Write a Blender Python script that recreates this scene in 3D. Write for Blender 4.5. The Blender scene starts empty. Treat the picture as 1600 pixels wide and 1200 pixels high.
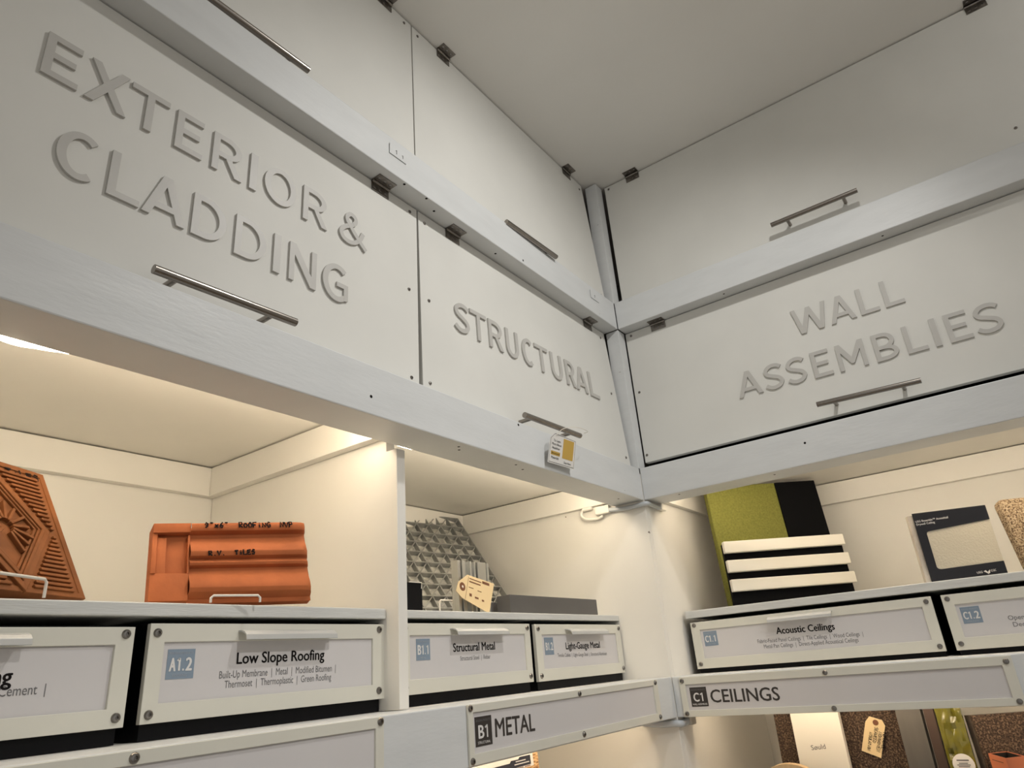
import bpy, bmesh, math, random
from mathutils import Vector, Matrix
random.seed(7)
SC = bpy.context.scene
COL = SC.collection
R = math.radians
Z0 = 1.93            # height of the cabinet beam's lower edge above the floor
D = 0.042            # how far the doors sit behind the beam faces
CEIL = 1.026         # ceiling, measured from Z0

# ---------------------------------------------------------------- camera
cam = bpy.data.cameras.new('camera')
cam.sensor_fit = 'HORIZONTAL'
cam.sensor_width = 36.0
cam.lens = 1071.7 / 1600.0 * 36.0
cam.clip_start = 0.02
cam_ob = bpy.data.objects.new('camera', cam)
COL.objects.link(cam_ob)
yaw, pitch, roll = 0.603421, 0.395428, -0.083395
f = Vector((math.cos(pitch) * math.cos(yaw), math.cos(pitch) * math.sin(yaw), math.sin(pitch)))
r = Vector((math.sin(yaw), -math.cos(yaw), 0))
u = r.cross(f)
r2 = math.cos(roll) * r + math.sin(roll) * u
u2 = -math.sin(roll) * r + math.cos(roll) * u
M = Matrix.Identity(4)
for i in range(3):
    M[i][0], M[i][1], M[i][2] = r2[i], u2[i], -f[i]
M[0][3], M[1][3], M[2][3] = -1.641877, -0.746114, -0.383326 + Z0
cam_ob.matrix_world = M
SC.camera = cam_ob

# ---------------------------------------------------------------- world, lamps, exposure
SC.view_settings.view_transform = 'Standard'
SC.view_settings.look = 'None'
SC.view_settings.gamma = 1.0
SC.view_settings.use_curve_mapping = False
SC.view_settings.exposure = 0.0
w = bpy.data.worlds.new('room_glow')
SC.world = w
w.use_nodes = True
w.node_tree.nodes['Background'].inputs[0].default_value = (1.0, 0.98, 0.94, 1)
w.node_tree.nodes['Background'].inputs[1].default_value = 0.50


def lamp(name, kind, loc, target, energy, color, size, cone=90):
    l = bpy.data.lights.new(name, kind)
    l.energy = energy
    l.color = color
    if kind == 'AREA':
        l.shape = 'DISK'
        l.size = size
    else:
        l.shadow_soft_size = size
        l.spot_size = R(cone)
        l.spot_blend = 1.0
    o = bpy.data.objects.new(name, l)
    COL.objects.link(o)
    o.location = (loc[0], loc[1], loc[2] + Z0)
    dv = Vector(target) - Vector(loc)
    o.rotation_euler = dv.to_track_quat('-Z', 'Y').to_euler()
    return o


lamp('ceiling_spot_or_fill', 'SPOT', (-0.69, -0.80, 0.97), (-0.59, -0.30, 0.12), 28.0, (1.0, 0.985, 0.95), 0.03, 142)
lamp('ceiling_spot_or_fill', 'SPOT', (-1.25, -2.00, 0.985), (-0.60, 0.0, -0.72), 66.0, (1.0, 0.985, 0.95), 0.05, 56)  # second lamp, hinted by doubled pull shadows, added as fill for the drawers
lamp('ceiling_spot_or_fill', 'SPOT', (-1.40, -2.10, 0.985), (0.042, -1.45, 0.75), 22.0, (1.0, 0.985, 0.95), 0.05, 50)  # added fill with no known source, lifts the far end of the right doors


# ---------------------------------------------------------------- materials
def mat(name, col, rough=0.5, metal=0.0, noise=None, bump=None, spec=0.5, ramp=None, stretch=None, emit=None, chips=None):
    m = bpy.data.materials.new(name)
    m.use_nodes = True
    nt = m.node_tree
    b = nt.nodes['Principled BSDF']
    b.inputs['Base Color'].default_value = (*col, 1)
    b.inputs['Roughness'].default_value = rough
    b.inputs['Metallic'].default_value = metal
    b.inputs['Specular IOR Level'].default_value = spec
    if emit:
        b.inputs['Emission Color'].default_value = (*emit[0], 1)
        b.inputs['Emission Strength'].default_value = emit[1]
    if noise or bump or ramp:
        tc = nt.nodes.new('ShaderNodeTexCoord')
        mp = nt.nodes.new('ShaderNodeMapping')
        nt.links.new(tc.outputs['Object'], mp.inputs[0])
        if stretch:
            mp.inputs['Scale'].default_value = stretch

    def tex(scale, detail=4):
        t = nt.nodes.new('ShaderNodeTexNoise')
        t.inputs['Scale'].default_value = scale
        t.inputs['Detail'].default_value = detail
        nt.links.new(mp.outputs[0], t.inputs['Vector'])
        return t
    if noise or ramp:
        t = tex((noise or ramp)[0])
        cr = nt.nodes.new('ShaderNodeValToRGB')
        nt.links.new(t.outputs['Fac'], cr.inputs[0])
        if ramp:
            els = cr.color_ramp.elements
            stops = ramp[1]
            els[0].position, els[0].color = stops[0][0], (*stops[0][1], 1)
            els[1].position, els[1].color = stops[-1][0], (*stops[-1][1], 1)
            for p, c in stops[1:-1]:
                e = els.new(p)
                e.color = (*c, 1)
        else:
            a = noise[1]
            cr.color_ramp.elements[0].position = 0.3
            cr.color_ramp.elements[1].position = 0.7
            cr.color_ramp.elements[0].color = (*[max(0, c * (1 - a)) for c in col], 1)
            cr.color_ramp.elements[1].color = (*[min(1, c * (1 + a)) for c in col], 1)
        nt.links.new(cr.outputs[0], b.inputs['Base Color'])
    if chips:
        t3 = tex(chips[0], 2)
        c3 = nt.nodes.new('ShaderNodeValToRGB')
        c3.color_ramp.elements[0].position, c3.color_ramp.elements[1].position = chips[1], chips[1] + .015
        nt.links.new(t3.outputs['Fac'], c3.inputs[0])
        mx = nt.nodes.new('ShaderNodeMix')
        mx.data_type = 'RGBA'
        nt.links.new(c3.outputs[0], mx.inputs[0])
        nt.links.new(cr.outputs[0], mx.inputs[6])
        mx.inputs[7].default_value = (0.16, 0.13, 0.10, 1)
        nt.links.new(mx.outputs[2], b.inputs['Base Color'])
    if bump:
        t2 = tex(bump[0], 6)
        bp = nt.nodes.new('ShaderNodeBump')
        bp.inputs['Strength'].default_value = bump[1]
        bp.inputs['Distance'].default_value = 0.002
        nt.links.new(t2.outputs['Fac'], bp.inputs['Height'])
        nt.links.new(bp.outputs[0], b.inputs['Normal'])
    return m


MT = dict(
    door=mat('door_paint', (0.69, 0.68, 0.64), 0.55, noise=(6, 0.03), bump=(60, 0.06), spec=0.3),
    beam=mat('beam_paint', (0.635, 0.645, 0.645), 0.42, noise=(9, 0.035), bump=(45, 0.14), stretch=(1, 1, 4), chips=(32, .795)),
    panel=mat('panel_paint', (0.80, 0.77, 0.71), 0.5, noise=(5, 0.03), bump=(40, 0.08), chips=(38, .80)),
    ceil=mat('ceiling_paint', (0.80, 0.785, 0.75), 0.8, noise=(4, 0.02), bump=(120, 0.08)),
    wall=mat('wall_paint', (0.80, 0.77, 0.71), 0.6, noise=(5, 0.02)),
    floor=mat('floor_wood', (0.46, 0.40, 0.33), 0.5, noise=(8, 0.2)),
    letter=mat('letter_grey', (0.50, 0.485, 0.455), 0.45, noise=(30, 0.02)),
    nickel=mat('brushed_nickel', (0.30, 0.272, 0.245), 0.27, 1.0, bump=(200, 0.04)),
    dark_metal=mat('dark_metal', (0.24, 0.22, 0.20), 0.35, 1.0, noise=(80, 0.3)),
    steel=mat('screw_steel', (0.24, 0.225, 0.21), 0.28, 1.0),
    black=mat('black_plastic', (0.004, 0.004, 0.005), 0.5, spec=0.15),
    inner=mat('dark_inside', (0.010, 0.009, 0.008), 0.8),  # near-black base puts the shade in the door gaps into the colour
    shelf=mat('shelf_edge_paint', (0.60, 0.60, 0.575), 0.5, noise=(14, 0.07), bump=(60, 0.25), stretch=(1, 1, 10)),
    frame=mat('frame_plastic', (0.66, 0.64, 0.56), 0.4, noise=(12, 0.02)),
    card=mat('label_paper', (0.60, 0.575, 0.57), 0.55, noise=(6, 0.02)),
    pull=mat('pull_plastic', (0.47, 0.47, 0.455), 0.3, noise=(20, 0.02)),
    ink=mat('black_ink', (0.012, 0.010, 0.010), 0.9, spec=0.1),
    grey_ink=mat('grey_ink', (0.13, 0.125, 0.125), 0.6),
    blue=mat('badge_blue', (0.215, 0.275, 0.345), 0.6),
    dark_badge=mat('badge_dark', (0.035, 0.028, 0.024), 0.6),
    white_ink=mat('white_ink', (0.70, 0.68, 0.66), 0.6),
    mid_ink=mat('badge_small_ink', (0.34, 0.37, 0.42), 0.6),
    terracotta=mat('terracotta', (0.42, 0.120, 0.040), 0.75, noise=(18, 0.16), bump=(90, 0.25), spec=0.2),
    clay=mat('brown_clay', (0.195, 0.066, 0.018), 0.7, noise=(22, 0.22), bump=(90, 0.3), spec=0.2),
    wire=mat('wire_white', (0.75, 0.70, 0.62), 0.3),
    concrete=mat('rough_concrete', (0.46, 0.45, 0.41), 0.85, noise=(40, 0.35), bump=(60, 0.9)),
    grate=mat('galvanized_steel', (0.34, 0.34, 0.32), 0.4, 0.35, noise=(40, 0.2)),
    alu=mat('aluminium', (0.62, 0.62, 0.59), 0.32, 0.85),
    manila=mat('manila_paper', (0.72, 0.55, 0.31), 0.7, noise=(10, 0.03)),
    eyelet=mat('tag_ring_brown', (0.16, 0.055, 0.02), 0.6),
    dbar=mat('charcoal_bar', (0.10, 0.095, 0.09), 0.5, noise=(20, 0.05)),
    green=mat('green_fabric', (0.20, 0.198, 0.048), 0.9, noise=(220, 0.16), bump=(400, 0.5), spec=0.1),
    blackfab=mat('black_fabric', (0.004, 0.004, 0.0045), 0.85, spec=0.1),
    slat=mat('slat_white', (0.76, 0.72, 0.63), 0.4),
    gloss=mat('glossy_black_card', (0.010, 0.009, 0.011), 0.12),
    stipple=mat('stippled_board', (0.60, 0.55, 0.44), 0.6, bump=(260, 0.6)),
    gypsum=mat('gypsum_edge', (0.52, 0.47, 0.40), 0.8, noise=(40, 0.15)),
    grain=mat('tan_granules', (0.4, 0.3, 0.2), 0.8, bump=(300, 0.8),
              ramp=(320, [(0.36, (0.07, 0.04, 0.02)), (0.48, (0.30, 0.20, 0.11)), (0.62, (0.55, 0.43, 0.28))])),
    cork=mat('dark_cork', (0.1, 0.06, 0.04), 0.85, bump=(300, 0.8),
             ramp=(300, [(0.40, (0.022, 0.012, 0.008)), (0.53, (0.075, 0.042, 0.024)), (0.70, (0.20, 0.135, 0.085))])),
    corkside=mat('cork_edge', (0.13, 0.10, 0.08), 0.8, noise=(60, 0.3)),
    sould=mat('white_board', (0.78, 0.74, 0.66), 0.5),
    slab=mat('grey_slab', (0.105, 0.095, 0.085), 0.6, noise=(20, 0.2), stretch=(1, 1, 0.15)),
    brown=mat('brown_plank', (0.055, 0.030, 0.020), 0.6, noise=(20, 0.2), stretch=(1, 1, 0.15)),
    bag=mat('olive_film', (0.15, 0.135, 0.014), 0.16, noise=(25, 0.25), spec=0.7),
    carton=mat('orange_carton', (0.62, 0.19, 0.085), 0.6, noise=(20, 0.03)),
    pale_wood=mat('pale_wood', (0.66, 0.47, 0.27), 0.6, noise=(14, 0.12), stretch=(1, 6, 1)),
    osb=mat('plywood', (0.62, 0.38, 0.17), 0.7, stretch=(1, 1, 5),
            ramp=(60, [(0.36, (0.20, 0.09, 0.03)), (0.5, (0.58, 0.34, 0.15)), (0.66, (0.75, 0.52, 0.28))])),
    navy=mat('navy_print', (0.012, 0.014, 0.03), 0.5),
    paper=mat('white_paper', (0.74, 0.72, 0.69), 0.6),
    amber=mat('amber_print', (0.55, 0.35, 0.07), 0.6),
    tube=mat('clear_tube', (0.50, 0.53, 0.56), 0.15, spec=0.8),
    conn=mat('white_plastic', (0.80, 0.77, 0.70), 0.35),
    led=mat('led_rope', (1, 0.9, 0.75), 0.5, emit=((1.0, 0.85, 0.64), 38.0)),
    led_b=mat('led_rope_metal_bay', (1, 0.9, 0.75), 0.5, emit=((1.0, 0.86, 0.66), 39.0)),
    led_c=mat('led_rope_ceiling_bay', (1, 0.9, 0.75), 0.5, emit=((1.0, 0.85, 0.66), 33.0)),
    led2=mat('led_rope_lower', (1, 0.9, 0.75), 0.5, emit=((1.0, 0.81, 0.58), 19.0)),
)
BFONT_CAP = None


# ---------------------------------------------------------------- frames and mesh building
class F:
    def __init__(s, O, u, v, n):
        s.O, s.u, s.v, s.n = Vector(O), Vector(u), Vector(v), Vector(n)

    def __call__(s, a, b, c=0.0):
        return s.O + a * s.u + b * s.v + c * s.n


class FW(F):
    """a door frame whose lower right corner hangs a little out of true"""
    def __call__(s, a, b, c=0.0):
        k = min(max((a + .787) / .775, 0), 1.05)
        c = c + .024 * min(max(-b / .41, 0), 1.1) * k
        return s.O + a * s.u + b * s.v + c * s.n


def frm(side, O, yaw=0.0, lean=0.0):
    """upright frame: u to the right, v up, n towards the viewer; lean tips the top away"""
    u0, n0 = (Vector((1, 0, 0)), Vector((0, -1, 0))) if side == 'L' else (Vector((0, -1, 0)), Vector((-1, 0, 0)))
    rz = Matrix.Rotation(yaw, 3, 'Z')
    uu, nn = rz @ u0, rz @ n0
    vv = math.cos(lean) * Vector((0, 0, 1)) - math.sin(lean) * nn
    return F(O, uu, vv, uu.cross(vv))


class G:
    def __init__(s, fr):
        s.fr, s.v, s.f = fr, [], []

    def add(s, pts, faces):
        k = len(s.v)
        s.v += [s.fr(*p) for p in pts]
        s.f += [[k + i for i in q] for q in faces]
        return s

    def box(s, a0, a1, b0, b1, c0, c1):
        P = [(a, b, c) for c in (c0, c1) for a, b in ((a0, b0), (a1, b0), (a1, b1), (a0, b1))]
        return s.add(P, [(3, 2, 1, 0), (4, 5, 6, 7), (0, 1, 5, 4), (1, 2, 6, 5), (2, 3, 7, 6), (3, 0, 4, 7)])

    def prism(s, poly, c0, c1):
        n = len(poly)
        area = sum(poly[i][0] * poly[(i + 1) % n][1] - poly[(i + 1) % n][0] * poly[i][1] for i in range(n))
        if area < 0:
            poly = poly[::-1]
        P = [(*p, c0) for p in poly] + [(*p, c1) for p in poly]
        return s.add(P, [tuple(range(n - 1, -1, -1)), tuple(range(n, 2 * n))] +
                     [(i, (i + 1) % n, n + (i + 1) % n, n + i) for i in range(n)])

    def ribbon(s, outer, inner, c0, c1, closed=False):
        n = len(outer)
        P = []
        for o, i in zip(outer, inner):
            P += [(*o, c0), (*i, c0), (*o, c1), (*i, c1)]
        fs = []
        for k in range(n if closed else n - 1):
            a, b = 4 * k, 4 * ((k + 1) % n)
            fs += [(a + 2, b + 2, b + 3, a + 3), (a, a + 1, b + 1, b), (a, b, b + 2, a + 2), (a + 1, a + 3, b + 3, b + 1)]
        if not closed:
            e = 4 * (n - 1)
            fs += [(0, 2, 3, 1), (e, e + 1, e + 3, e + 2)]
        return s.add(P, fs)

    def stroke(s, pts, wd, c0, c1):
        """a flat line of the given width along a polyline"""
        pts = [p for i, p in enumerate(pts) if i == 0 or (abs(p[0] - pts[i - 1][0]) + abs(p[1] - pts[i - 1][1])) > 1e-7]
        o, q = [], []
        for i, p in enumerate(pts):
            a = pts[max(i - 1, 0)]
            b = pts[min(i + 1, len(pts) - 1)]
            dx, dy = b[0] - a[0], b[1] - a[1]
            L = math.hypot(dx, dy) or 1
            nx, ny = -dy / L * wd / 2, dx / L * wd / 2
            o.append((p[0] + nx, p[1] + ny))
            q.append((p[0] - nx, p[1] - ny))
        return s.ribbon(o, q, c0, c1)

    def ring(s, ou, inn, c0, c1):
        """rectangular ring: ou / inn = (u0,u1,v0,v1)"""
        o = [(ou[0], ou[2]), (ou[1], ou[2]), (ou[1], ou[3]), (ou[0], ou[3])]
        i = [(inn[0], inn[2]), (inn[1], inn[2]), (inn[1], inn[3]), (inn[0], inn[3])]
        return s.ribbon(o, i, c0, c1, True)

    def tube(s, pts, rad, seg=10, closed=False):
        """round tube through points given in frame coordinates"""
        W = [s.fr(*p) for p in pts]
        n = len(W)
        k = len(s.v)
        prev = None
        for i, p in enumerate(W):
            a = W[(i - 1) % n] if (closed or i) else W[0]
            b = W[(i + 1) % n] if (closed or i < n - 1) else W[-1]
            t = (b - a).normalized()
            if prev is None:
                prev = t.orthogonal().normalized()
            prev = (prev - prev.dot(t) * t).normalized()
            q = t.cross(prev)
            for j in range(seg):
                an = 2 * math.pi * j / seg
                s.v.append(p + rad * (math.cos(an) * prev + math.sin(an) * q))
        for i in range(n if closed else n - 1):
            for j in range(seg):
                a, b = k + i * seg, k + ((i + 1) % n) * seg
                s.f.append([a + j, a + (j + 1) % seg, b + (j + 1) % seg, b + j])
        if not closed:
            s.f.append([k + j for j in range(seg)][::-1])
            s.f.append([k + (n - 1) * seg + j for j in range(seg)])
        return s

    def lathe(s, cu, cv, prof, seg=16):
        """turned around the n axis at (cu,cv); prof = (radius, n) from the base to the crown"""
        P, fs = [], []
        for rr, nn in prof:
            for j in range(seg):
                an = 2 * math.pi * j / seg
                P.append((cu + rr * math.cos(an), cv + rr * math.sin(an), nn))
        for i in range(len(prof) - 1):
            for j in range(seg):
                a, b = i * seg, (i + 1) * seg
                fs.append((a + j, a + (j + 1) % seg, b + (j + 1) % seg, b + j))
        fs.append(tuple((len(prof) - 1) * seg + j for j in range(seg)))
        return s.add(P, fs)

    def text(s, body, p0, p1, cap, c0, weight=0.0):
        """letters from baseline point p0 to baseline point p1, capitals cap high"""
        global BFONT_CAP
        me = glyph_mesh(body, 0)
        if BFONT_CAP is None:
            h = glyph_mesh('H', 0)
            BFONT_CAP = max(v.co.y for v in h.vertices)
            bpy.data.meshes.remove(h)
        x0 = min(v.co.x for v in me.vertices)
        x1 = max(v.co.x for v in me.vertices)
        du, dv = p1[0] - p0[0], p1[1] - p0[1]
        L = math.hypot(du, dv)
        ex, ey = (du / L, dv / L), (-dv / L, du / L)
        sx, sy = L / (x1 - x0), cap / BFONT_CAP
        wt = weight * cap / BFONT_CAP
        for q, (da, db) in enumerate(((0, 0), (wt, 0), (-wt, 0), (0, wt * .6), (0, -wt * .6)) if weight else ((0, 0),)):
            P = []
            for v in me.vertices:
                a, b = (v.co.x - x0) * sx + da, v.co.y * sy + db
                P.append((p0[0] + ex[0] * a + ey[0] * b, p0[1] + ex[1] * a + ey[1] * b, c0 + q * .00001))
            s.add(P, [tuple(pl.vertices) for pl in me.polygons])
        bpy.data.meshes.remove(me)
        return s


def glyph_mesh(body, weight):
    c = bpy.data.curves.new('lettering', 'FONT')
    c.body = body
    c.size = 1.0
    c.offset = weight
    c.resolution_u = 3
    o = bpy.data.objects.new('lettering', c)
    COL.objects.link(o)
    bpy.context.view_layer.update()
    me = bpy.data.meshes.new_from_object(o.evaluated_get(bpy.context.evaluated_depsgraph_get()))
    bpy.data.objects.remove(o)
    bpy.data.curves.remove(c)
    return me


ORG = {}


def thing(name, label, cat, O, group=None):
    o = bpy.data.objects.new(name, None)
    o.empty_display_size = 0.02
    COL.objects.link(o)
    o.location = (O[0], O[1], O[2] + Z0)
    ORG[o.name] = Vector(O)
    o['label'], o['category'] = label, cat
    if group:
        o['group'] = group
    return o


def obj(name, g, m, parent=None, bev=0.0, smooth=False, label=None, cat=None, group=None, kind=None, seg=2):
    if parent is not None:
        org = ORG[parent.name]
    else:
        xs = [v.x for v in g.v]
        ys = [v.y for v in g.v]
        org = Vector(((min(xs) + max(xs)) / 2, (min(ys) + max(ys)) / 2, min(v.z for v in g.v)))
    me = bpy.data.meshes.new(name)
    me.from_pydata([v - org for v in g.v], [], g.f)
    bm = bmesh.new()
    bm.from_mesh(me)
    bmesh.ops.remove_doubles(bm, verts=bm.verts, dist=1e-6)
    if bev:
        es = [e for e in bm.edges if len(e.link_faces) == 2 and e.calc_face_angle() > 0.6]
        bmesh.ops.bevel(bm, geom=es, offset=bev, segments=seg, profile=0.5, affect='EDGES', clamp_overlap=True)
    bm.normal_update()
    bm.to_mesh(me)
    bm.free()
    if smooth:
        for p in me.polygons:
            p.use_smooth = True
        me.set_sharp_from_angle(angle=R(40))
    me.materials.append(m)
    o = bpy.data.objects.new(name, me)
    COL.objects.link(o)
    ORG[o.name] = org
    if parent is None:
        o.location = org + Vector((0, 0, Z0))
    else:
        o.parent = parent
    if label:
        o['label'] = label
    if cat:
        o['category'] = cat
    if group:
        o['group'] = group
    if kind:
        o['kind'] = kind
    return o


W3 = F((0, 0, 0), (1, 0, 0), (0, 1, 0), (0, 0, 1))      # plain x, y, z


def wbox(x0, x1, y0, y1, z0, z1):
    return G(W3).box(x0, x1, y0, y1, z0, z1)


def ell(cx, cy, rx, ry, a0, a1, n=28):
    return [(cx + rx * math.cos(R(a0 + (a1 - a0) * i / n)), cy + ry * math.sin(R(a0 + (a1 - a0) * i / n))) for i in range(n + 1)]


def arc(g, cx, cy, rx, ry, a0, a1, s, t, c0, c1, n=28):
    full = abs(a1 - a0) >= 360
    o, i = ell(cx, cy, rx, ry, a0, a1, n), ell(cx, cy, rx - s, ry - t, a0, a1, n)
    if full:
        o, i = o[:-1], i[:-1]
    g.ribbon(o, i, c0, c1, full)


def spline(pts, n=8):
    out = []
    P = [pts[0]] + list(pts) + [pts[-1]]
    for i in range(1, len(P) - 2):
        a, b, c, d = P[i - 1], P[i], P[i + 1], P[i + 2]
        for k in range(n):
            t = k / n
            out.append(tuple(0.5 * ((2 * b[j]) + (-a[j] + c[j]) * t + (2 * a[j] - 5 * b[j] + 4 * c[j] - d[j]) * t * t +
                                    (-a[j] + 3 * b[j] - 3 * c[j] + d[j]) * t ** 3) for j in range(len(b))))
    out.append(tuple(pts[-1]))
    return out


def big_letter(g, ch, x, w, y, h, s, t, c0, c1):
    """one cut-out capital in the box x..x+w, y..y+h; s = upright weight, t = bar weight"""
    def pr(*pts):
        g.prism([(x + a, y + b) for a, b in pts], c0, c1)
    ov = 0.012 * h
    m = h / 2
    if ch == 'E':
        pr((0, 0), (w, 0), (w, t), (s, t), (s, m - t / 2 + .01 * h), (w * .86, m - t / 2 + .01 * h), (w * .86, m + t / 2 + .01 * h),
           (s, m + t / 2 + .01 * h), (s, h - t), (w * .97, h - t), (w * .97, h), (0, h))
    elif ch == 'L':
        pr((0, 0), (w, 0), (w, t), (s, t), (s, h), (0, h))
    elif ch == 'I':
        pr((0, 0), (w, 0), (w, h), (0, h))
    elif ch == 'T':
        a, b = (w - s) / 2, (w + s) / 2
        pr((a, 0), (b, 0), (b, h - t), (w, h - t), (w, h), (0, h), (0, h - t), (a, h - t))
    elif ch == 'X':
        q = s * 1.12
        c = w / 2
        pr((0, 0), (q, 0), (c, m - .135 * h), (w - q, 0), (w, 0), (c + q * .56, m + .02 * h), (w * .97, h), (w * .97 - q, h),
           (c, m + .155 * h), (w * .03 + q, h), (w * .03, h), (c - q * .56, m + .02 * h))
    elif ch == 'N':
        pr((0, 0), (s * .92, 0), (s * .92, h * .70), (w - s * 1.05, 0), (w, 0), (w, h), (w - s * .92, h), (w - s * .92, h * .30), (s * 1.05, h), (0, h))
    elif ch == 'M':
        c = w / 2
        pr((0, 0), (s * .9, 0), (s * .9, h * .68), (c - s * .32, h * .20), (c + s * .32, h * .20), (w - s * .9, h * .68), (w - s * .9, 0), (w, 0),
           (w, h), (w - s * 1.05, h), (c, h * .44), (s * 1.05, h), (0, h))
    elif ch == 'W':
        q = s * .95
        pr((w * .17, 0), (w * .17 + q * 1.2, 0), (w * .5, h * .66), (w * .83 - q * 1.2, 0), (w * .83, 0), (w, h), (w - q, h),
           (w * .83 - q * .62, h * .27), (w * .5 + q * .52, h * .97), (w * .5 - q * .52, h * .97), (w * .17 + q * .62, h * .27), (q, h), (0, h))
    elif ch == 'A':
        c = w / 2
        q = s * 1.05
        lo, hi = h * .21, h * .21 + t
        ap = s * .58
        pr((0, 0), (q, 0), (c + ap * .15, h * .80), (c + ap * .15, h), (c - ap, h))
        g.prism([(x + a, y + b) for a, b in ((w - q, 0), (w, 0), (c + ap, h), (c - ap * .15, h), (c - ap * .15, h * .80))], c0, c1 - .0001)
        k0, k1 = lo / h * (c - ap) + q * .5, hi / h * (c - ap) + q * .5
        g.prism([(x + k0, y + lo), (x + w - k0, y + lo), (x + w - k1, y + hi), (x + k1, y + hi)], c0, c1 - .00015)
    elif ch == 'O':
        arc(g, x + w / 2, y + m, w / 2, m + ov, 0, 360, s * 1.05, t * .95, c0, c1, 40)
    elif ch in 'CG':
        e0 = 52 if ch == 'C' else 50
        arc(g, x + w * .56, y + m, w * .56, m + ov, e0, 305 if ch == 'C' else 300, s * 1.05, t, c0, c1, 32)
        if ch == 'G':
            c1 -= .0001
            pr((w - s * .85, h * .07), (w, h * .10), (w, h * .53), (w * .55, h * .53), (w * .55, h * .53 - t * .9), (w - s * .85, h * .53 - t * .9))
            p = ell(x + w * .56, y + m, w * .56 - s * .5, m + ov - t * .5, 296, 312, 4)
            g.stroke(p, t, c0, c1 - .0002)
    elif ch == 'D':
        k = w * .36
        o = [(x, y)] + ell(x + k, y + m, w - k, m, -90, 90, 24) + [(x, y + h)]
        i = [(x + s, y + t)] + ell(x + k, y + m, w - k - s * 1.05, m - t, -90, 90, 24) + [(x + s, y + h - t)]
        g.ribbon(o, i, c0, c1, True)
    elif ch in 'RB':
        rb = h * .54 if ch == 'R' else h * .53
        rr = w * .94 if ch == 'R' else w * .93
        ry = (h - rb + t) / 2 + (0 if ch == 'R' else .0)
        lo = rb - t if ch == 'R' else rb - t
        ry = (h - lo) / 2
        k = rr * .45
        o = [(x, y + lo)] + ell(x + k, y + lo + ry, rr - k, ry, -90, 90, 20) + [(x, y + h)]
        i = [(x + s, y + lo + t)] + ell(x + k, y + lo + ry, rr - k - s, ry - t, -90, 90, 20) + [(x + s, y + h - t)]
        g.ribbon(o, i, c0, c1, True)
        if ch == 'R':
            pr((0, 0), (s, 0), (s, lo), (0, lo))
            c1 -= .00015
            pr((w - s * 1.18, 0), (w, 0), (w * .52 + s * .5, lo + t * .3), (w * .52 - s * .55, lo + t * .3))
        else:
            hi = rb
            c1 -= .00015
            ry = hi / 2
            k = w * .45
            o = [(x, y)] + ell(x + k, y + ry, w - k, ry, -90, 90, 20) + [(x, y + hi)]
            i = [(x + s, y + t)] + ell(x + k, y + ry, w - k - s, ry - t, -90, 90, 20) + [(x + s, y + hi - t)]
            g.ribbon(o, i, c0, c1, True)
    elif ch == 'U':
        ry = h * .36
        o = [(x, y + h)] + ell(x + w / 2, y + ry - ov, w / 2, ry, 180, 360, 24) + [(x + w, y + h)]
        i = [(x + s, y + h)] + ell(x + w / 2, y + ry - ov, w / 2 - s, ry - t, 180, 360, 24) + [(x + w - s, y + h)]
        g.ribbon(o, i, c0, c1)
    elif ch == 'S':
        P = [(.93, .83), (.78, .905), (.55, .935), (.28, .88), (.13, .74), (.22, .60), (.50, .505), (.78, .405), (.885, .26), (.74, .115), (.45, .06), (.22, .10), (.05, .19)]
        g.stroke([(x + a * w, y + b * h) for a, b in spline(P, 7)], t * 1.04, c0, c1)
    elif ch == '&':
        P = [(.97, .03), (.72, .24), (.45, .50), (.28, .72), (.31, .88), (.44, .945), (.57, .88), (.57, .74), (.42, .60), (.20, .46), (.075, .28), (.15, .11), (.36, .055), (.58, .13), (.76, .31), (.86, .53)]
        Q = [(x + a * w, y + b * h) for a, b in spline(P, 7)]
        n_ = len(Q) // 2
        g.stroke(Q[:n_ + 1], t * .92, c0, c1)
        g.stroke(Q[n_:], t * .92, c0, c1 - .00015)


def letters_on(door, fr, rows):
    """each cut-out letter is its own mesh on the door"""
    for row in rows:
        ua, ub = row['u']
        for ch, a, b in row['l']:
            k = ((a + b) / 2 - ua) / (ub - ua)
            y0 = row['v0'][0] + (row['v0'][1] - row['v0'][0]) * k
            y1 = row['v1'][0] + (row['v1'][1] - row['v1'][0]) * k
            g = G(fr)
            h = y1 - y0
            big_letter(g, ch, a, b - a, y0, h, h * .152, h * .134, 0.0002, 0.0040)
            obj('letter', g, MT['letter'], door)


# ---------------------------------------------------------------- the room
obj('ceiling', wbox(-4.6, .66, -4.6, .66, CEIL, CEIL + .03), MT['ceil'], kind='structure')
obj('floor', wbox(-4.6, .66, -4.6, .66, -Z0 - .03, -Z0), MT['floor'], kind='structure')
obj('wall_left', wbox(-4.6, .64, .62, .66, -Z0, CEIL), MT['wall'], kind='structure')
obj('wall_right', wbox(.62, .66, -4.6, .62, -Z0, CEIL), MT['wall'], kind='structure')

# ---------------------------------------------------------------- beams, posts, panels
LEFT, RIGHT = -1.75, -1.62
DP = .0865


def single(name, g, m, label, cat, bev=.0015, group=None):
    return obj(name, g, m, bev=bev, label=label, cat=cat, group=group)


def beam_with_holes(name, label, x0, x1, y0, y1, z0, z1, holes):
    t = thing(name, label, 'beam', ((x0 + x1) / 2, (y0 + y1) / 2, z0), 'painted beams of the cabinet bank')
    obj('board', wbox(x0, x1, y0, y1, z0, z1), MT['beam'], t, bev=.002)
    for fr, a, b in holes:
        obj('nail_hole', G(fr).lathe(a, b, [(.0028, .0001), (.0018, .0005), (.0004, .0007)], 8), MT['ink'], t)
    return t


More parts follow.
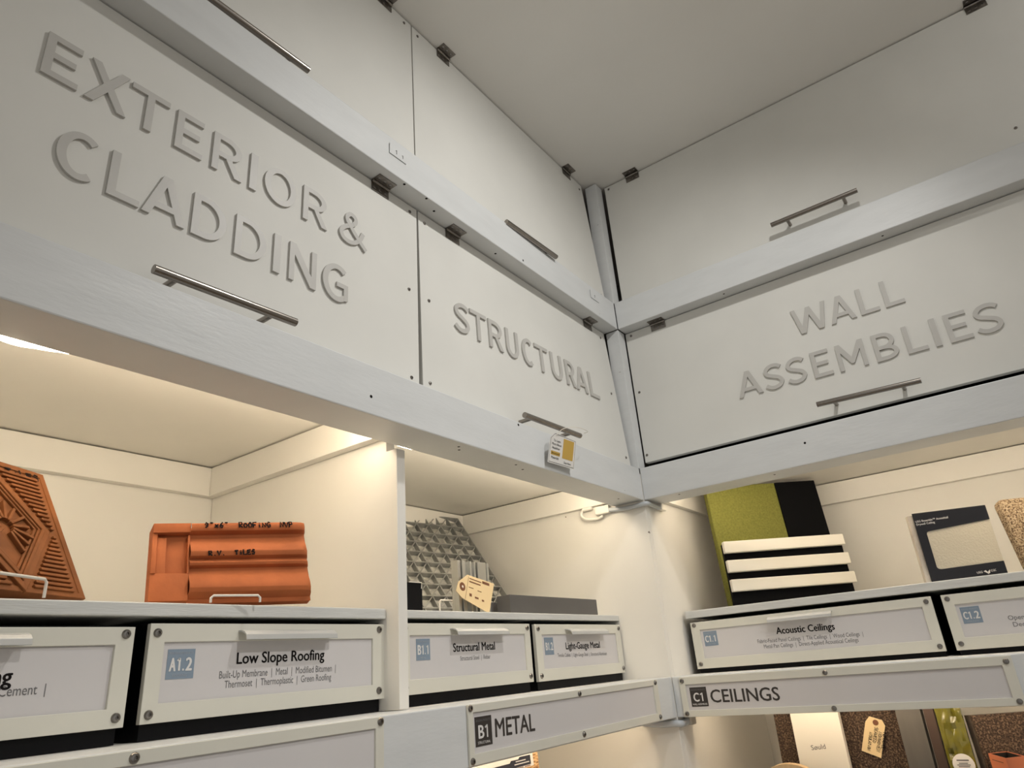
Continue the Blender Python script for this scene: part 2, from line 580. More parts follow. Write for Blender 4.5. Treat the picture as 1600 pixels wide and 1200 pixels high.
BL, BR = frm('L', (0, 0, 0)), frm('R', (0, 0, 0))
UL = lambda z: F((0, 0, z), (1, 0, 0), (0, 1, 0), (0, 0, -1))      # undersides, facing down
beam_with_holes('beam', 'long white beam under the EXTERIOR & CLADDING and STRUCTURAL doors', LEFT, -.0005, 0, DP, 0, .085,
                [(BL, -.5486, .078), (UL(0), -.72, .018), (UL(0), -.705, .03), (UL(0), -.54, .02), (UL(0), -.5, .032), (UL(0), -.075, .035), (BL, -.95, .03)])
beam_with_holes('beam', 'white beam above the EXTERIOR & CLADDING and STRUCTURAL doors', LEFT, -.0005, 0, DP, .5, .586,
                [(UL(.5), -.86, .006), (UL(.5), -.80, .004), (UL(.5), -.76, .02), (UL(.5), -.55, .022), (BL, -.47, .51)])
beam_with_holes('beam', 'long white beam under the WALL ASSEMBLIES door', 0, DP, RIGHT, -.0005, 0, .085,
                [(UL(0), .02, -.09), (UL(0), .03, -.33), (BR, .42, .05)])
beam_with_holes('beam', 'white beam above the WALL ASSEMBLIES door', 0, DP, RIGHT, -.0005, .5, .586, [(UL(.5), .02, -.31), (UL(.5), .022, -.7)])

single('corner_post', wbox(.001, .0400, .001, .0400, .587, CEIL - .004), MT['beam'],
       'white square post in the inner corner, the upper one touching the ceiling', 'post', .001)
single('corner_post', wbox(.001, .0400, .001, .0400, .086, .4995), MT['beam'],
       'white square post in the inner corner between STRUCTURAL and WALL ASSEMBLIES doors', 'post', .001)
# bay sides
single('side_panel', wbox(.0, .019, .0, .618, -1.2, .0705), MT['panel'],
       'white end panel right of the METAL display bay, in the inner corner', 'panel', .0008)
single('side_panel', wbox(.0195, .618, .0, .019, -1.2, .0705), MT['panel'],
       'white end panel left of the CEILINGS display bay, in the inner corner', 'panel', .0008)
single('divider_panel', G(F((0, 0, 0), (0, 1, 0), (0, 0, 1), (1, 0, 0))).prism(
    [(.063, -.423), (.618, -.423), (.618, .068), (.088, .068), (.088, -.015), (.063, -.015)], -.833, -.813), MT['panel'],
    'upright white divider between the roofing tile bay and the metal bay', 'panel', .0008)
single('divider_panel', wbox(-1.65, -1.63, .063, .618, -.423, -.004), MT['panel'],
       'upright white divider at the far left end of the tile bay', 'panel', .0008)
single('divider_panel', wbox(.09, .618, -1.175, -1.155, -.423, .066), MT['panel'],
       'upright white divider at the right end of the ceilings bay', 'panel', .0008)

# cleats under the soffit
n = 1
for g in (wbox(-1.63, -.834, .600, .6195, .008, .069), wbox(-.853, -.8335, .092, .599, .008, .069),
          wbox(-.812, -.0005, .600, .6195, .008, .069), wbox(-.0165, -.0002, .092, .599, .010, .069),
          wbox(.600, .6195, -1.154, -.0005, .008, .069), wbox(.092, .599, -.0165, -.0002, .008, .069)):
    obj('trim_%d' % n, g, MT['panel'], bev=.001, kind='structure')
    n += 1


# ---------------------------------------------------------------- overhead cabinets
def screw(parent, fr, a, b, rad=.0046, n0=0.0, m='steel', name='screw'):
    k = rad / .0046
    return obj(name, G(fr).lathe(a, b, [(.0046 * k, n0), (.0044 * k, n0 + .0012 * k), (.0034 * k, n0 + .0024 * k), (.0017 * k, n0 + .0027 * k), (.0014 * k, n0 + .0010 * k)], 14),
               MT[m], parent, smooth=True)


def handle(door, fr, a0, a1, b, posts=None, tilt=0.0, rad=.0062, off=.035):
    g = G(fr)
    L = a1 - a0
    v = lambda q: b + tilt * (q - (a0 + a1) / 2)
    g.tube([(a0, v(a0), off), (a0 + .0006, v(a0), off)] + [(a0 + L * k / 6, v(a0 + L * k / 6), off) for k in range(1, 6)] + [(a1, v(a1), off)], rad, 20)
    for p in (posts or (a0 + .036, a1 - .036)):
        g.tube([(p, v(p), .0003), (p, v(p), .003), (p, v(p), off)], .0044, 14)
    return obj('handle', g, MT['nickel'], door, smooth=True)


def hinge(cab, fr, a, top):
    """leaf on the door, leaf on the board above, knuckle in the crease"""
    g = G(fr)
    g.box(a - .022, a + .022, -.021, -.001, .0003, .0018)
    g.box(a - .022, a + .022, top - .0018, top - .0003, .002, .024)
    g.tube([(a - .022, -.0015, .0035), (a + .022, -.0015, .0035)], .0030, 10)
    h = obj('hinge', g, MT['dark_metal'], cab)
    fu = F(fr(a, top - .0018, 0), fr.u, fr.n, -fr.v)
    for k in (-.014, 0, .014):
        obj('screw', G(fu).lathe(k, .014, [(.0036, 0), (.0030, .0010), (.0012, .0012), (.0010, .0004)], 10), MT['steel'], h, smooth=True)
        obj('screw', G(fr).lathe(a + k, -.0125, [(.0036, .0018), (.0030, .0028), (.0012, .0030), (.0010, .0022)], 10), MT['steel'], h, smooth=True)


def cabinet(label, side, fr, a0, a1, zb, zt, vb, hinges, top, screws, cut=0.0):
    if side == 'L':
        P = ((a0 + a1) / 2, .35, zb)
        bx = lambda p, q, y0, y1, z0, z1: wbox(p, q, y0, y1, z0, z1)
    else:
        P = (.35, -(a0 + a1) / 2, zb)
        bx = lambda p, q, y0, y1, z0, z1: wbox(y0, y1, -q, -p, z0, z1)
    t = thing('overhead_cabinet', label, 'cabinet', P, 'overhead cabinets with hinged doors')
    y0, y1 = .068, .617
    e = .012
    if side == 'L':
        q0, q1 = a0 + .0005, min(a1 + .0005, -.001)
    else:
        q0, q1 = max(a0 - .002, .001), a1 + .002
    g = bx(q0, q1, y1 - e, y1, zb + e, zt)
    for gg in (bx(q0, q0 + e, y0 + .002, y1, zb + e, zt), bx(q1 - e, q1, y0 + .002, y1, zb + e, zt), bx(q0, q1, y0 + .002, y1, zt - e, zt)):
        k = len(g.v)
        g.v += gg.v
        g.f += [[i + k for i in q] for q in gg.f]
    obj('body', g, MT['inner'], t)
    obj('bottom_board', bx(q0, q1, DP + .002, y1, zb, zb + e), MT['panel'], t)
    N = 8
    gd = G(fr)
    P = []
    for c in (-.018, 0):
        for j in range(N + 1):
            for i in range(N + 1):
                b = vb * (1 - j / N)
                P.append((a0 + (a1 - cut * (b / vb) - a0) * i / N, b, c))
    S = (N + 1) ** 2
    ix = lambda i, j, k: k * S + j * (N + 1) + i
    fs = []
    for j in range(N):
        for i in range(N):
            fs.append((ix(i, j, 1), ix(i + 1, j, 1), ix(i + 1, j + 1, 1), ix(i, j + 1, 1)))
            fs.append((ix(i, j + 1, 0), ix(i + 1, j + 1, 0), ix(i + 1, j, 0), ix(i, j, 0)))
    for i in range(N):
        fs.append((ix(i, 0, 0), ix(i + 1, 0, 0), ix(i + 1, 0, 1), ix(i, 0, 1)))
        fs.append((ix(i + 1, N, 0), ix(i, N, 0), ix(i, N, 1), ix(i + 1, N, 1)))
        fs.append((ix(0, i + 1, 0), ix(0, i, 0), ix(0, i, 1), ix(0, i + 1, 1)))
        fs.append((ix(N, i, 0), ix(N, i + 1, 0), ix(N, i + 1, 1), ix(N, i, 1)))
    gd.add(P, fs)
    d = obj('door', gd, MT['door'], t, bev=.0010)
    for a in hinges:
        hinge(t, fr, a, top)
    for a, b in screws:
        screw(d, fr, a, b, .0036, 0, 'dark_metal')
    return t, d


LL = frm('L', (0, D, .498))
LU = frm('L', (0, D, 1.022))
LLW = FW(LL.O, LL.u, LL.v, LL.n)
LUW = FW(LU.O, LU.u, LU.v, LU.n)
RL = frm('R', (D, 0, .498))
RU = frm('R', (D, 0, 1.022))

t, d = cabinet('white overhead cabinet whose door carries the grey letters EXTERIOR & CLADDING', 'L', LL, -1.60, -.7884, .072, .494, -.412,
               (-.8904, -1.50), .002, [(-.809, -.0161), (-.8158, -.1987), (-.8141, -.3814)], cut=.0058)
letters_on(d, LL, [
    dict(u=(-1.4512, -.9256), v0=(-.1682, -.1728), v1=(-.1020, -.1060), l=[
        ('E', -1.4512, -1.4100), ('X', -1.4015, -1.3500), ('T', -1.3476, -1.2953), ('E', -1.2831, -1.2425), ('R', -1.2271, -1.1776),
        ('I', -1.1648, -1.1525), ('O', -1.1388, -1.0797), ('R', -1.0650, -1.0148), ('&', -.9890, -.9256)]),
    dict(u=(-1.4175, -.9672), v0=(-.2938, -.2972), v1=(-.2262, -.2285), l=[
        ('C', -1.4175, -1.3695), ('L', -1.3565, -1.3162), ('A', -1.3127, -1.2546), ('D', -1.2455, -1.1945), ('D', -1.1797, -1.1277),
        ('I', -1.1143, -1.1020), ('N', -1.0856, -1.0337), ('G', -1.0206, -.9672)])])
handle(d, LL, -1.3007, -1.0913, -.3908, (-1.2700, -1.1290), .025)

t, d = cabinet('white overhead cabinet whose door carries the grey letters STRUCTURAL', 'L', LLW, -.7840, -.0090, .072, .494, -.412,
               (-.6791, -.1064), .002, [(-.7663, -.0210), (-.7612, -.2013), (-.7658, -.3787), (-.0374, -.0240), (-.0392, -.1997), (-.0282, -.3833)])
letters_on(d, LLW, [dict(u=(-.6909, -.1166), v0=(-.2385, -.2395), v1=(-.1708, -.1707), l=[
    ('S', -.6895, -.6430), ('T', -.6400, -.5861), ('R', -.5785, -.5294), ('U', -.5176, -.4720), ('C', -.4573, -.4130), ('T', -.4051, -.3515),
    ('U', -.3390, -.2910), ('R', -.2740, -.2310), ('A', -.2280, -.1740), ('L', -.1620, -.1166)])])
handle(d, LLW, -.5240, -.3110, -.3925, (-.4950, -.3450), 0)

t, d = cabinet('white overhead cabinet directly above the EXTERIOR & CLADDING cabinet, at the ceiling', 'L', LU, -1.60, -.7900, .587, 1.020, -.434,
               (-.876, -1.50), .004, [(-.8134, -.0147)])
handle(d, LU, -1.3020, -1.0915, -.4185, None, .02)
t, d = cabinet('white overhead cabinet directly above the STRUCTURAL cabinet, at the ceiling', 'L', LUW, -.7868, -.0190, .587, 1.020, -.434,
               (-.680, -.112), .004, [(-.7691, -.0175), (-.0382, -.0246), (-.0391, -.4168)])
handle(d, LUW, -.5291, -.3244, -.4350, None, -.01)
t, d = cabinet('white overhead cabinet whose door carries the grey letters WALL ASSEMBLIES', 'R', RL, .0015, 1.145, .072, .494, -.390,
               (.1053, 1.04), .002, [(.0189, -.0108), (.0167, -.1874), (.0098, -.3696)])
letters_on(d, RL, [
    dict(u=(.4535, .7007), v0=(-.1690, -.1700), v1=(-.1010, -.1025), l=[('W', .4545, .5365), ('A', .5390, .5962), ('L', .6067, .6475), ('L', .6600, .7007)]),
    dict(u=(.2861, .8595), v0=(-.2860, -.2980), v1=(-.2200, -.2310), l=[
        ('A', .2861, .3475), ('S', .3560, .4020), ('S', .4110, .4570), ('E', .4721, .5144), ('M', .5300, .5912), ('B', .6097, .6584),
        ('L', .6740, .7147), ('I', .7290, .7410), ('E', .7573, .8009), ('S', .8098, .8595)])])
handle(d, RL, .4652, .6815, -.3674, (.5013, .6443), -.03)
t, d = cabinet('white overhead cabinet directly above the WALL ASSEMBLIES cabinet, at the ceiling', 'R', RU, .0085, 1.145, .587, 1.020, -.432,
               (.1082, 1.0391), .004, [(.0230, -.0107), (1.0115, -.3712)])
handle(d, RU, .4698, .6807, -.3868, (.5098, .6466), 0)


def number_tag(label, a, b, marks):
    fr = frm('L', (a, -.0006, b), 0, R(-2))
    t = thing('number_tag', label, 'tag', fr.O, 'number tags on the beam')
    obj('plate', G(fr).box(0, .045, 0, .024, 0, .0012), MT['beam'], t)
    for k, h in marks:
        obj('numeral', G(fr).stroke([(k - .0025, h * .72 + .007), (k, h + .007), (k, .007)], .0016, .0013, .0016), MT['grey_ink'], t)


number_tag('small white tag numbered one on the beam below the upper left cabinets', -.9058, .5435, [(.018, .009), (.035, .007)])
number_tag('small white tag on the beam right beside the inner corner post', -.1449, .5460, [(.022, .008)])

# ---------------------------------------------------------------- shelves and bottom rails
single('shelf_board', wbox(-1.63, -.8335, .09, .618, -.2915, -.276), MT['shelf'], 'grey painted shelf board carrying the two terracotta tiles', 'shelf')
single('shelf_board', wbox(-.8125, -.0005, .117, .618, -.2870, -.2735), MT['shelf'], 'white shelf board carrying the grating and metal samples', 'shelf')
single('shelf_board', wbox(.117, .618, -1.154, -.0110, -.2945, -.2765), MT['shelf'], 'white shelf board carrying the green panel and slatted sample', 'shelf')
single('base_board', wbox(-1.75, -.0005, DP + .001, .618, -.440, -.4245), MT['panel'], 'white board under the roofing and metal drawers', 'shelf')
single('base_board', wbox(DP + .001, .618, -1.6, -.0005, -.440, -.4245), MT['panel'], 'white board under the ceilings drawers', 'shelf')
single('front_rail', wbox(LEFT, -.0005, .0, DP, -.511, -.4245), MT['beam'], 'white front rail behind the METAL sign', 'beam', .002)
single('front_rail', wbox(0, DP, RIGHT, -.0005, -.511, -.4245), MT['beam'], 'white front rail behind the CEILINGS sign', 'beam', .002)
single('lower_shelf', wbox(-1.75, -.0005, .02, .618, -.83, -.81), MT['panel'], 'lowest white shelf below the METAL sign', 'shelf')
single('lower_shelf', wbox(.02, .618, -1.6, -.0005, -.83, -.81), MT['panel'], 'lowest white shelf below the CEILINGS sign', 'shelf')


# ---------------------------------------------------------------- badge lettering (condensed capitals and digits)
def badge_char(g, ch, x, w, y, h, s, c0, c1):
    def st(p, k=1.0):
        g.stroke([(x + a * w, y + b * h) for a, b in p], s * k, c0, c1)
    if ch == '1':
        st([(.60, 0), (.60, 1)], 1.1)
        st([(.12, .78), (.55, .94)], .9)
    elif ch == '.':
        g.box(x + w * .2, x + w * .75, y, y + s * 1.1, c0, c1)
    else:
        g.text(ch, (x, y), (x + w, y), h, c1, .030)


def badge(parent, fr, a0, a1, b0, b1, code, small, m, c):
    bd = obj('badge', G(fr).box(a0, a1, b0, b1, c, c + .0004), MT[m], parent)
    W, H = a1 - a0, b1 - b0
    ws = [.45 if k == '.' else (.8 if k == '1' else 1.0) for k in code]
    tot = sum(ws) + .18 * (len(code) - 1)
    span = W * (.80 if '.' in code else .62)
    g = G(fr)
    x = a0 + (W - span) / 2
    for k, q in zip(code, ws):
        badge_char(g, k, x, q / tot * span, b0 + H * .27, H * .43, H * .062, c + .0005, c + .0008)
        x += (q + .18) / tot * span
    kid = bd if False else parent
    ORGp = ORG[parent.name]
    obj('badge_code', g, MT['white_ink'], kid)
    sm = 'mid_ink' if m == 'blue' else 'grey_ink'
    obj('badge_print', G(fr).text('BUILDING PRODUCTS', (a0 + W * .07, b1 - H * .17), (a1 - W * .07, b1 - H * .17), H * .075, c + .0006, .01), MT[sm], kid)
    wd = min(.86, .075 * len(small)) * W
    obj('badge_print', G(fr).text(small, (a0 + (W - wd) / 2, b0 + H * .08), (a0 + (W + wd) / 2, b0 + H * .08), H * .085, c + .0006, .01),
        MT['white_ink' if m != 'blue' else 'mid_ink'], kid)


def pull(parent, fr, a0, a1, b, drop=.0115):
    prof = [(.002, b + .0012), (.009, b + .0012), (.016, b - .001), (.0205, b - .005), (.022, b - drop), (.0205, b - drop), (.0185, b - .0055), (.0145, b - .003), (.008, b - .001), (.002, b - .001)]
    g = G(fr)
    n = len(prof)
    P = [(a0, v, c) for c, v in prof] + [(a1, v, c) for c, v in prof]
    g.add(P, [tuple(range(n)), tuple(range(2 * n - 1, n - 1, -1))] + [(i, n + i, n + (i + 1) % n, (i + 1) % n) for i in range(n)])
    return obj('pull', g, MT['pull'], parent, bev=.0005)


def drawer(label, fr, ou, win, code, small, title, lines, bd, pl, screws, back=.42, loose=None):
    P = fr((ou[0] + ou[1]) / 2, -.4240, -.02)
    t = thing('drawer', label, 'drawer', P, 'label fronted drawers below the display shelves')
    obj('bin', G(fr).box(ou[0] + .004, ou[1] - .004, -.4240, ou[3] + .002, -back, -.006), MT['black'], t)
    obj('front_frame', G(fr).ring(ou, win, -.006, .002), MT['frame'], t, bev=.0006)
    obj('backing', G(fr).box(ou[0] + .003, ou[1] - .003, ou[2] + .003, ou[3] - .003, -.0059, -.0022), MT['card'], t)
    c = loose if loose else (win[0] - .003, win[1] + .003, win[2] - .003, win[3] + .003)
    card = obj('label_card', G(fr).box(*c, -.0021, -.0012), MT['card'], t)
    badge(card, fr, *bd, code, small, 'blue', -.0011)
    a0, a1, b0, b1, cap = title[1]
    obj('printed_title', G(fr).text(title[0], (a0, b0), (a1, b1), cap, -.0009, .024), MT['ink'], card)
    for s, (a0, a1, b0, b1, cap) in lines:
        obj('printed_line', G(fr).text(s, (a0, b0), (a1, b1), cap, -.0009, 0), MT['grey_ink'], card)
    pull(t, fr, *pl)
    for a, b in screws:
        screw(t, fr, a, b, .0052, .002)
    return t


FA, FB, FC = frm('L', (0, .098, 0)), frm('L', (0, .117, 0)), frm('R', (.117, 0, 0))
drawer('drawer fronted by a Low Slope Roofing label, under the tile shelf', FA, (-1.2050, -.8325, -.4065, -.2990), (-1.1862, -.8562, -.3862, -.3200),
       'A1.2', 'ROOFING', ('Low Slope Roofing', (-1.0872, -.9473, -.3475, -.3470, .0133)),
       [('Built-Up Membrane  |  Metal  |  Modified Bitumen  |', (-1.1102, -.9259, -.3637, -.3632, .0085)), ('Thermoset  |  Thermoplastic  |  Green Roofing', (-1.1021, -.9338, -.3751, -.3747, .0085))],
       (-1.1795, -1.1450, -.3612, -.3280), (-1.0900, -.9420, -.3085), [(-1.1960, -.3095), (-1.1960, -.3972), (-.8431, -.3071), (-.8438, -.3946)])
drawer('drawer with the label partly cut off at the left edge, its card slipped askew', FA, (-1.5950, -1.2225, -.4072, -.3030), (-1.5760, -1.2427, -.3876, -.3220),
       'A1.1', 'ROOFING', ('Steep Slope Roofing', (-1.5000, -1.3375, -.3580, -.3565, .0150)),
       [('Shingles  |  Tile  |  Metal  |  Fiber-Cement  |', (-1.4900, -1.3050, -.3685, -.3675, .0095))],
       (-1.5700, -1.5350, -.3612, -.3280), (-1.4800, -1.3330, -.3105), [(-1.2322, -.3107), (-1.2320, -.3969), (-1.5870, -.3107), (-1.5870, -.3969)],
       loose=(-1.5740, -1.2500, -.3880, -.3235))
drawer('drawer fronted by a Structural Metal label, under the metal samples', FB, (-.7750, -.4022, -.4062, -.2954), (-.7560, -.4210, -.3835, -.3148),
       'B1.1', 'METAL', ('Structural Metal', (-.6425, -.5205, -.3433, -.3420, .0140)), [('Structural Steel  |  Rebar', (-.6244, -.5364, -.3585, -.3578, .0075))],
       (-.7378, -.7037, -.3545, -.3203), (-.6530, -.4990, -.3050), [(-.4124, -.3035), (-.4120, -.3950), (-.766, -.3035), (-.766, -.3950)])
drawer('drawer fronted by a Light-Gauge Metal label, beside the corner panel', FB, (-.3830, -.0065, -.4075, -.2960), (-.3600, -.0295, -.3845, -.3165),
       'B1.2', 'METAL', ('Light-Gauge Metal', (-.2645, -.1130, -.3478, -.3478, .0138)), [('Tensile Cables  |  Light-Gauge Steel  |  Structural Aluminum', (-.3013, -.0838, -.3628, -.3650, .0075))],
       (-.3485, -.3143, -.3572, -.3226), (-.2672, -.1000, -.3072), [(-.3727, -.3050), (-.3732, -.3970), (-.0155, -.3050), (-.0150, -.3970)])
drawer('wide drawer fronted by an Acoustic Ceilings label', FC, (.0215, .5665, -.4140, -.3050), (.0437, .5455, -.3910, -.3240),
       'C1.1', 'CEILINGS', ('Acoustic Ceilings', (.2304, .3609, -.3505, -.3525, .0145)),
       [('Fabric-Faced Panel Ceilings  |  Tile Ceilings  |  Wood Ceilings  |', (.1818, .4162, -.3670, -.3706, .0085)), ('Metal Pan Ceilings  |  Direct-Applied Acoustical Ceilings', (.1943, .4041, -.3795, -.3822, .0085))],
       (.0505, .0850, -.3630, -.3292), (.2200, .3650, -.3130), [(.0307, -.3122), (.0323, -.4030), (.5557, -.3145), (.5570, -.4040)])
drawer('drawer at the right edge under the black sample box', FC, (.5850, 1.1300, -.4145, -.3055), (.6055, 1.1090, -.3912, -.3262),
       'C1.2', 'CEILINGS', ('Open Ceilings', (.7750, .8900, -.3500, -.3520, .0145)),
       [('Open Metal Ceilings  |  Baffles', (.6894, .8400, -.3655, -.3670, .0085)), ('Decorative Ceilings', (.6942, .7950, -.3785, -.3800, .0085))],
       (.6120, .6465, -.3652, -.3330), (.7600, .9050, -.3140), [(.5955, -.3138), (.5960, -.4023), (1.1200, -.3138), (1.1200, -.4023)])


# ---------------------------------------------------------------- long sign frames on the rails
def sign(label, fr, ou, win, screws, code=None, small=None, bd=None, word=None, wp=None):
    t = thing('sign_frame', label, 'sign', fr((ou[0] + ou[1]) / 2, ou[2], .001), 'section signs on the front rails')
    obj('frame', G(fr).ring(ou, win, .0004, .0045), MT['frame'], t, bev=.0006)
    c = obj('card', G(fr).box(win[0] - .004, win[1] + .004, win[2] - .004, win[3] + .004, .0005, .0014), MT['card'], t)
    if code:
        badge(c, fr, *bd, code, small, 'dark_badge', .0015)
        obj('printed_word', G(fr).text(word, (wp[0], wp[2]), (wp[1], wp[3]), wp[4], .0018, .016), MT['dark_badge'], c)
    for a, b in screws:
        screw(t, fr, a, b, .0052, .0045)


sign('long sign frame lettered METAL on the front rail', BL, (-.7560, -.0885, -.5085, -.4255), (-.7440, -.1090, -.4935, -.4370),
     [(-.7507, -.4305), (-.7505, -.5025), (-.4288, -.4318), (-.4273, -.5005), (-.1005, -.4315), (-.0980, -.5010)],
     'B1', 'STRUCTURAL', (-.7383, -.6970, -.4850, -.4440), 'METAL', (-.6880, -.5790, -.4765, -.4785, .0258))
sign('long sign frame lettered CEILINGS on the front rail', BR, (.0200, .6780, -.5110, -.4270), (.0335, .6605, -.4975, -.4430),
     [(.0271, -.4348), (.0277, -.5039), (.3476, -.4360), (.3493, -.5040), (.6682, -.4362), (.6690, -.5041)],
     'C1', 'WALL ASSEMBLIES', (.0415, .0816, -.4902, -.4497), 'CEILINGS', (.0895, .2435, -.4828, -.4845, .0258))
sign('blank end of the sign frame below the Low Slope Roofing drawer', BL, (-1.68, -.9300, -.5085, -.4255), (-1.666, -.9445, -.4955, -.4385),
     [(-.9365, -.4310), (-.9365, -.5020), (-1.2581, -.4322), (-1.2581, -.5020)])


# ---------------------------------------------------------------- light ropes and connectors
def rope(label, pts, m):
    return obj('light_rope', G(W3).tube(spline(pts, 6), .0048, 8), MT[m], label=label, cat='light')


rope('warm light rope tucked behind the beam above the terracotta tiles',
     [(-1.72, .097, .018), (-1.48, .097, .014), (-1.405, .097, .0035), (-1.37, .097, .0065), (-1.30, .097, .0125), (-1.0, .097, .0155), (-.86, .097, .0155), (-.815, .0965, .0105)], 'led')
rope('warm light rope tucked behind the beam above the metal samples',
     [(-.800, .0965, .0105), (-.76, .097, .0105), (-.66, .097, .0135), (-.55, .097, .0135), (-.30, .097, .0125), (-.16, .097, .0125), (-.06, .100, .014)], 'led_b')
rope('warm light rope tucked behind the beam above the green panel', [(.100, -.06, .016), (.097, -.3, .014), (.097, -.7, .014), (.097, -1.13, .014)], 'led_c')
rope('warm light rope under the METAL front rail', [(-1.72, .097, -.470), (-1.0, .097, -.470), (-.5, .097, -.470), (-.06, .097, -.470)], 'led2')
rope('warm light rope under the CEILINGS front rail',
     [(.097, -.06, -.470), (.097, -.4, -.470), (.097, -.8, -.472), (.097, -1.5, -.470)], 'led2')

obj('cable', G(W3).tube(spline([(.100, -.50, -.492), (.099, -.56, -.505), (.098, -.60, -.5170), (.098, -.68, -.5165), (.098, -.80, -.5150), (.100, -1.0, -.495)], 6), .0026, 8), MT['conn'], smooth=True,
    label='thin pale cable sagging under the right end of the CEILINGS rail', cat='cable')
t = thing('rope_connector', 'white plastic light connector with clear tube bent round the corner post', 'connector', (-.01, .1, -.02))
obj('plug', wbox(-.017, -.002, .098, .140, -.016, .006), MT['conn'], t, bev=.003)
obj('plug_cap', wbox(-.015, -.003, .150, .180, .002, .024), MT['conn'], t, bev=.003)
obj('loop', G(W3).tube(spline([(-.009, .176, .012), (-.010, .186, -.006), (-.010, .172, -.020), (-.010, .140, -.024), (-.010, .120, -.020)], 6), .0035, 8), MT['conn'], t, smooth=True)
obj('clear_tube', G(W3).tube(spline([(-.010, .100, -.008), (-.009, .05, -.013), (-.007, .006, -.011), (-.003, -.007, -.010), (.012, -.008, -.010), (.05, -.007, -.012), (.075, -.007, -.012)], 6), .0058, 10),
    MT['tube'], t, smooth=True)
obj('plug', wbox(.072, .104, -.015, -.002, -.018, -.002), MT['conn'], t, bev=.003)
t = thing('rope_connector', 'clear tube and connector bent round the corner post below the front rails', 'connector', (-.01, .02, -.53))
obj('clear_tube', G(W3).tube(spline([(-.009, .09, -.518), (-.010, .05, -.523), (-.008, .006, -.523), (-.003, -.007, -.524), (.012, -.008, -.524), (.05, -.008, -.522)], 6), .0075, 10), MT['tube'], t, smooth=True)
obj('plug', wbox(.030, .062, -.0195, -.003, -.531, -.513), MT['gypsum'], t, bev=.003)

# ---------------------------------------------------------------- handwriting
PEN = {
    'A': [[(0, 0), (.5, 1), (1, 0)], [(.2, .38), (.8, .4)]], 'C': [[(.95, .85), (.5, 1), (.08, .55), (.4, 0), (.95, .15)]],
    'D': [[(.05, 0), (.05, 1), (.6, .92), (.95, .5), (.6, .05), (.05, 0)]], 'E': [[(.95, 1), (.05, .95), (.05, 0), (.95, .05)], [(.05, .5), (.75, .52)]],
    'F': [[(.95, 1), (.05, .95), (.05, 0)], [(.05, .5), (.7, .52)]], 'G': [[(.95, .85), (.5, 1), (.08, .5), (.5, 0), (.9, .15), (.92, .48), (.55, .45)]],
    'I': [[(.5, 0), (.5, 1)]], 'i': [[(.5, 0), (.5, .65)], [(.5, .85), (.5, .95)]], 'L': [[(.1, 1), (.08, 0), (.95, .05)]],
    'N': [[(.05, 0), (.1, 1), (.85, .05), (.95, 1)]], 'O': [[(.5, 1), (.08, .6), (.2, .08), (.7, .05), (.95, .5), (.5, 1)]],
    'P': [[(.1, 0), (.1, 1), (.75, .95), (.85, .6), (.1, .45)]], 'R': [[(.1, 0), (.1, 1), (.75, .95), (.85, .62), (.1, .48), (.95, 0)]],
    'S': [[(.92, .9), (.4, 1), (.1, .7), (.85, .4), (.7, .03), (.05, .1)]], 'T': [[(0, .95), (1, 1)], [(.5, .97), (.48, 0)]],
    'U': [[(.05, 1), (.1, .1), (.6, 0), (.9, .2), (.95, 1)]], 'V': [[(0, 1), (.45, 0), (1, 1)]], 'W': [[(0, 1), (.25, 0), (.5, .7), (.75, 0), (1, 1)]],
    'x': [[(0, 0), (.9, .7)], [(.1, .7), (.9, 0)]], '6': [[(.8, 1), (.2, .5), (.15, .1), (.7, .02), (.85, .35), (.2, .4)]],
    '9': [[(.8, .7), (.4, 1), (.15, .65), (.5, .5), (.85, .75), (.7, .3), (.2, 0)]], '"': [[(.3, .75), (.3, 1)], [(.65, .75), (.65, 1)]],
    '.': [[(.4, 0), (.55, .08)]], ' ': []}


def pen_text(g, s, p0, p1, h, wd, c0, c1, rnd):
    n = len(s)
    du, dv = (p1[0] - p0[0]), (p1[1] - p0[1])
    L = math.hypot(du, dv)
    ex, ey = (du / L, dv / L), (-dv / L, du / L)
    cw = L / n
    for i, ch in enumerate(s):
        hh = h * rnd.uniform(.85, 1.08)
        for st in PEN.get(ch, []):
            q = []
            for a, b in st:
                x, y = cw * (i + .06 + .84 * a), b * hh
                q.append((p0[0] + ex[0] * x + ey[0] * y, p0[1] + ex[1] * x + ey[1] * y))
            g.stroke(q, wd, c0, c1)
    return g


RN = random.Random(3)

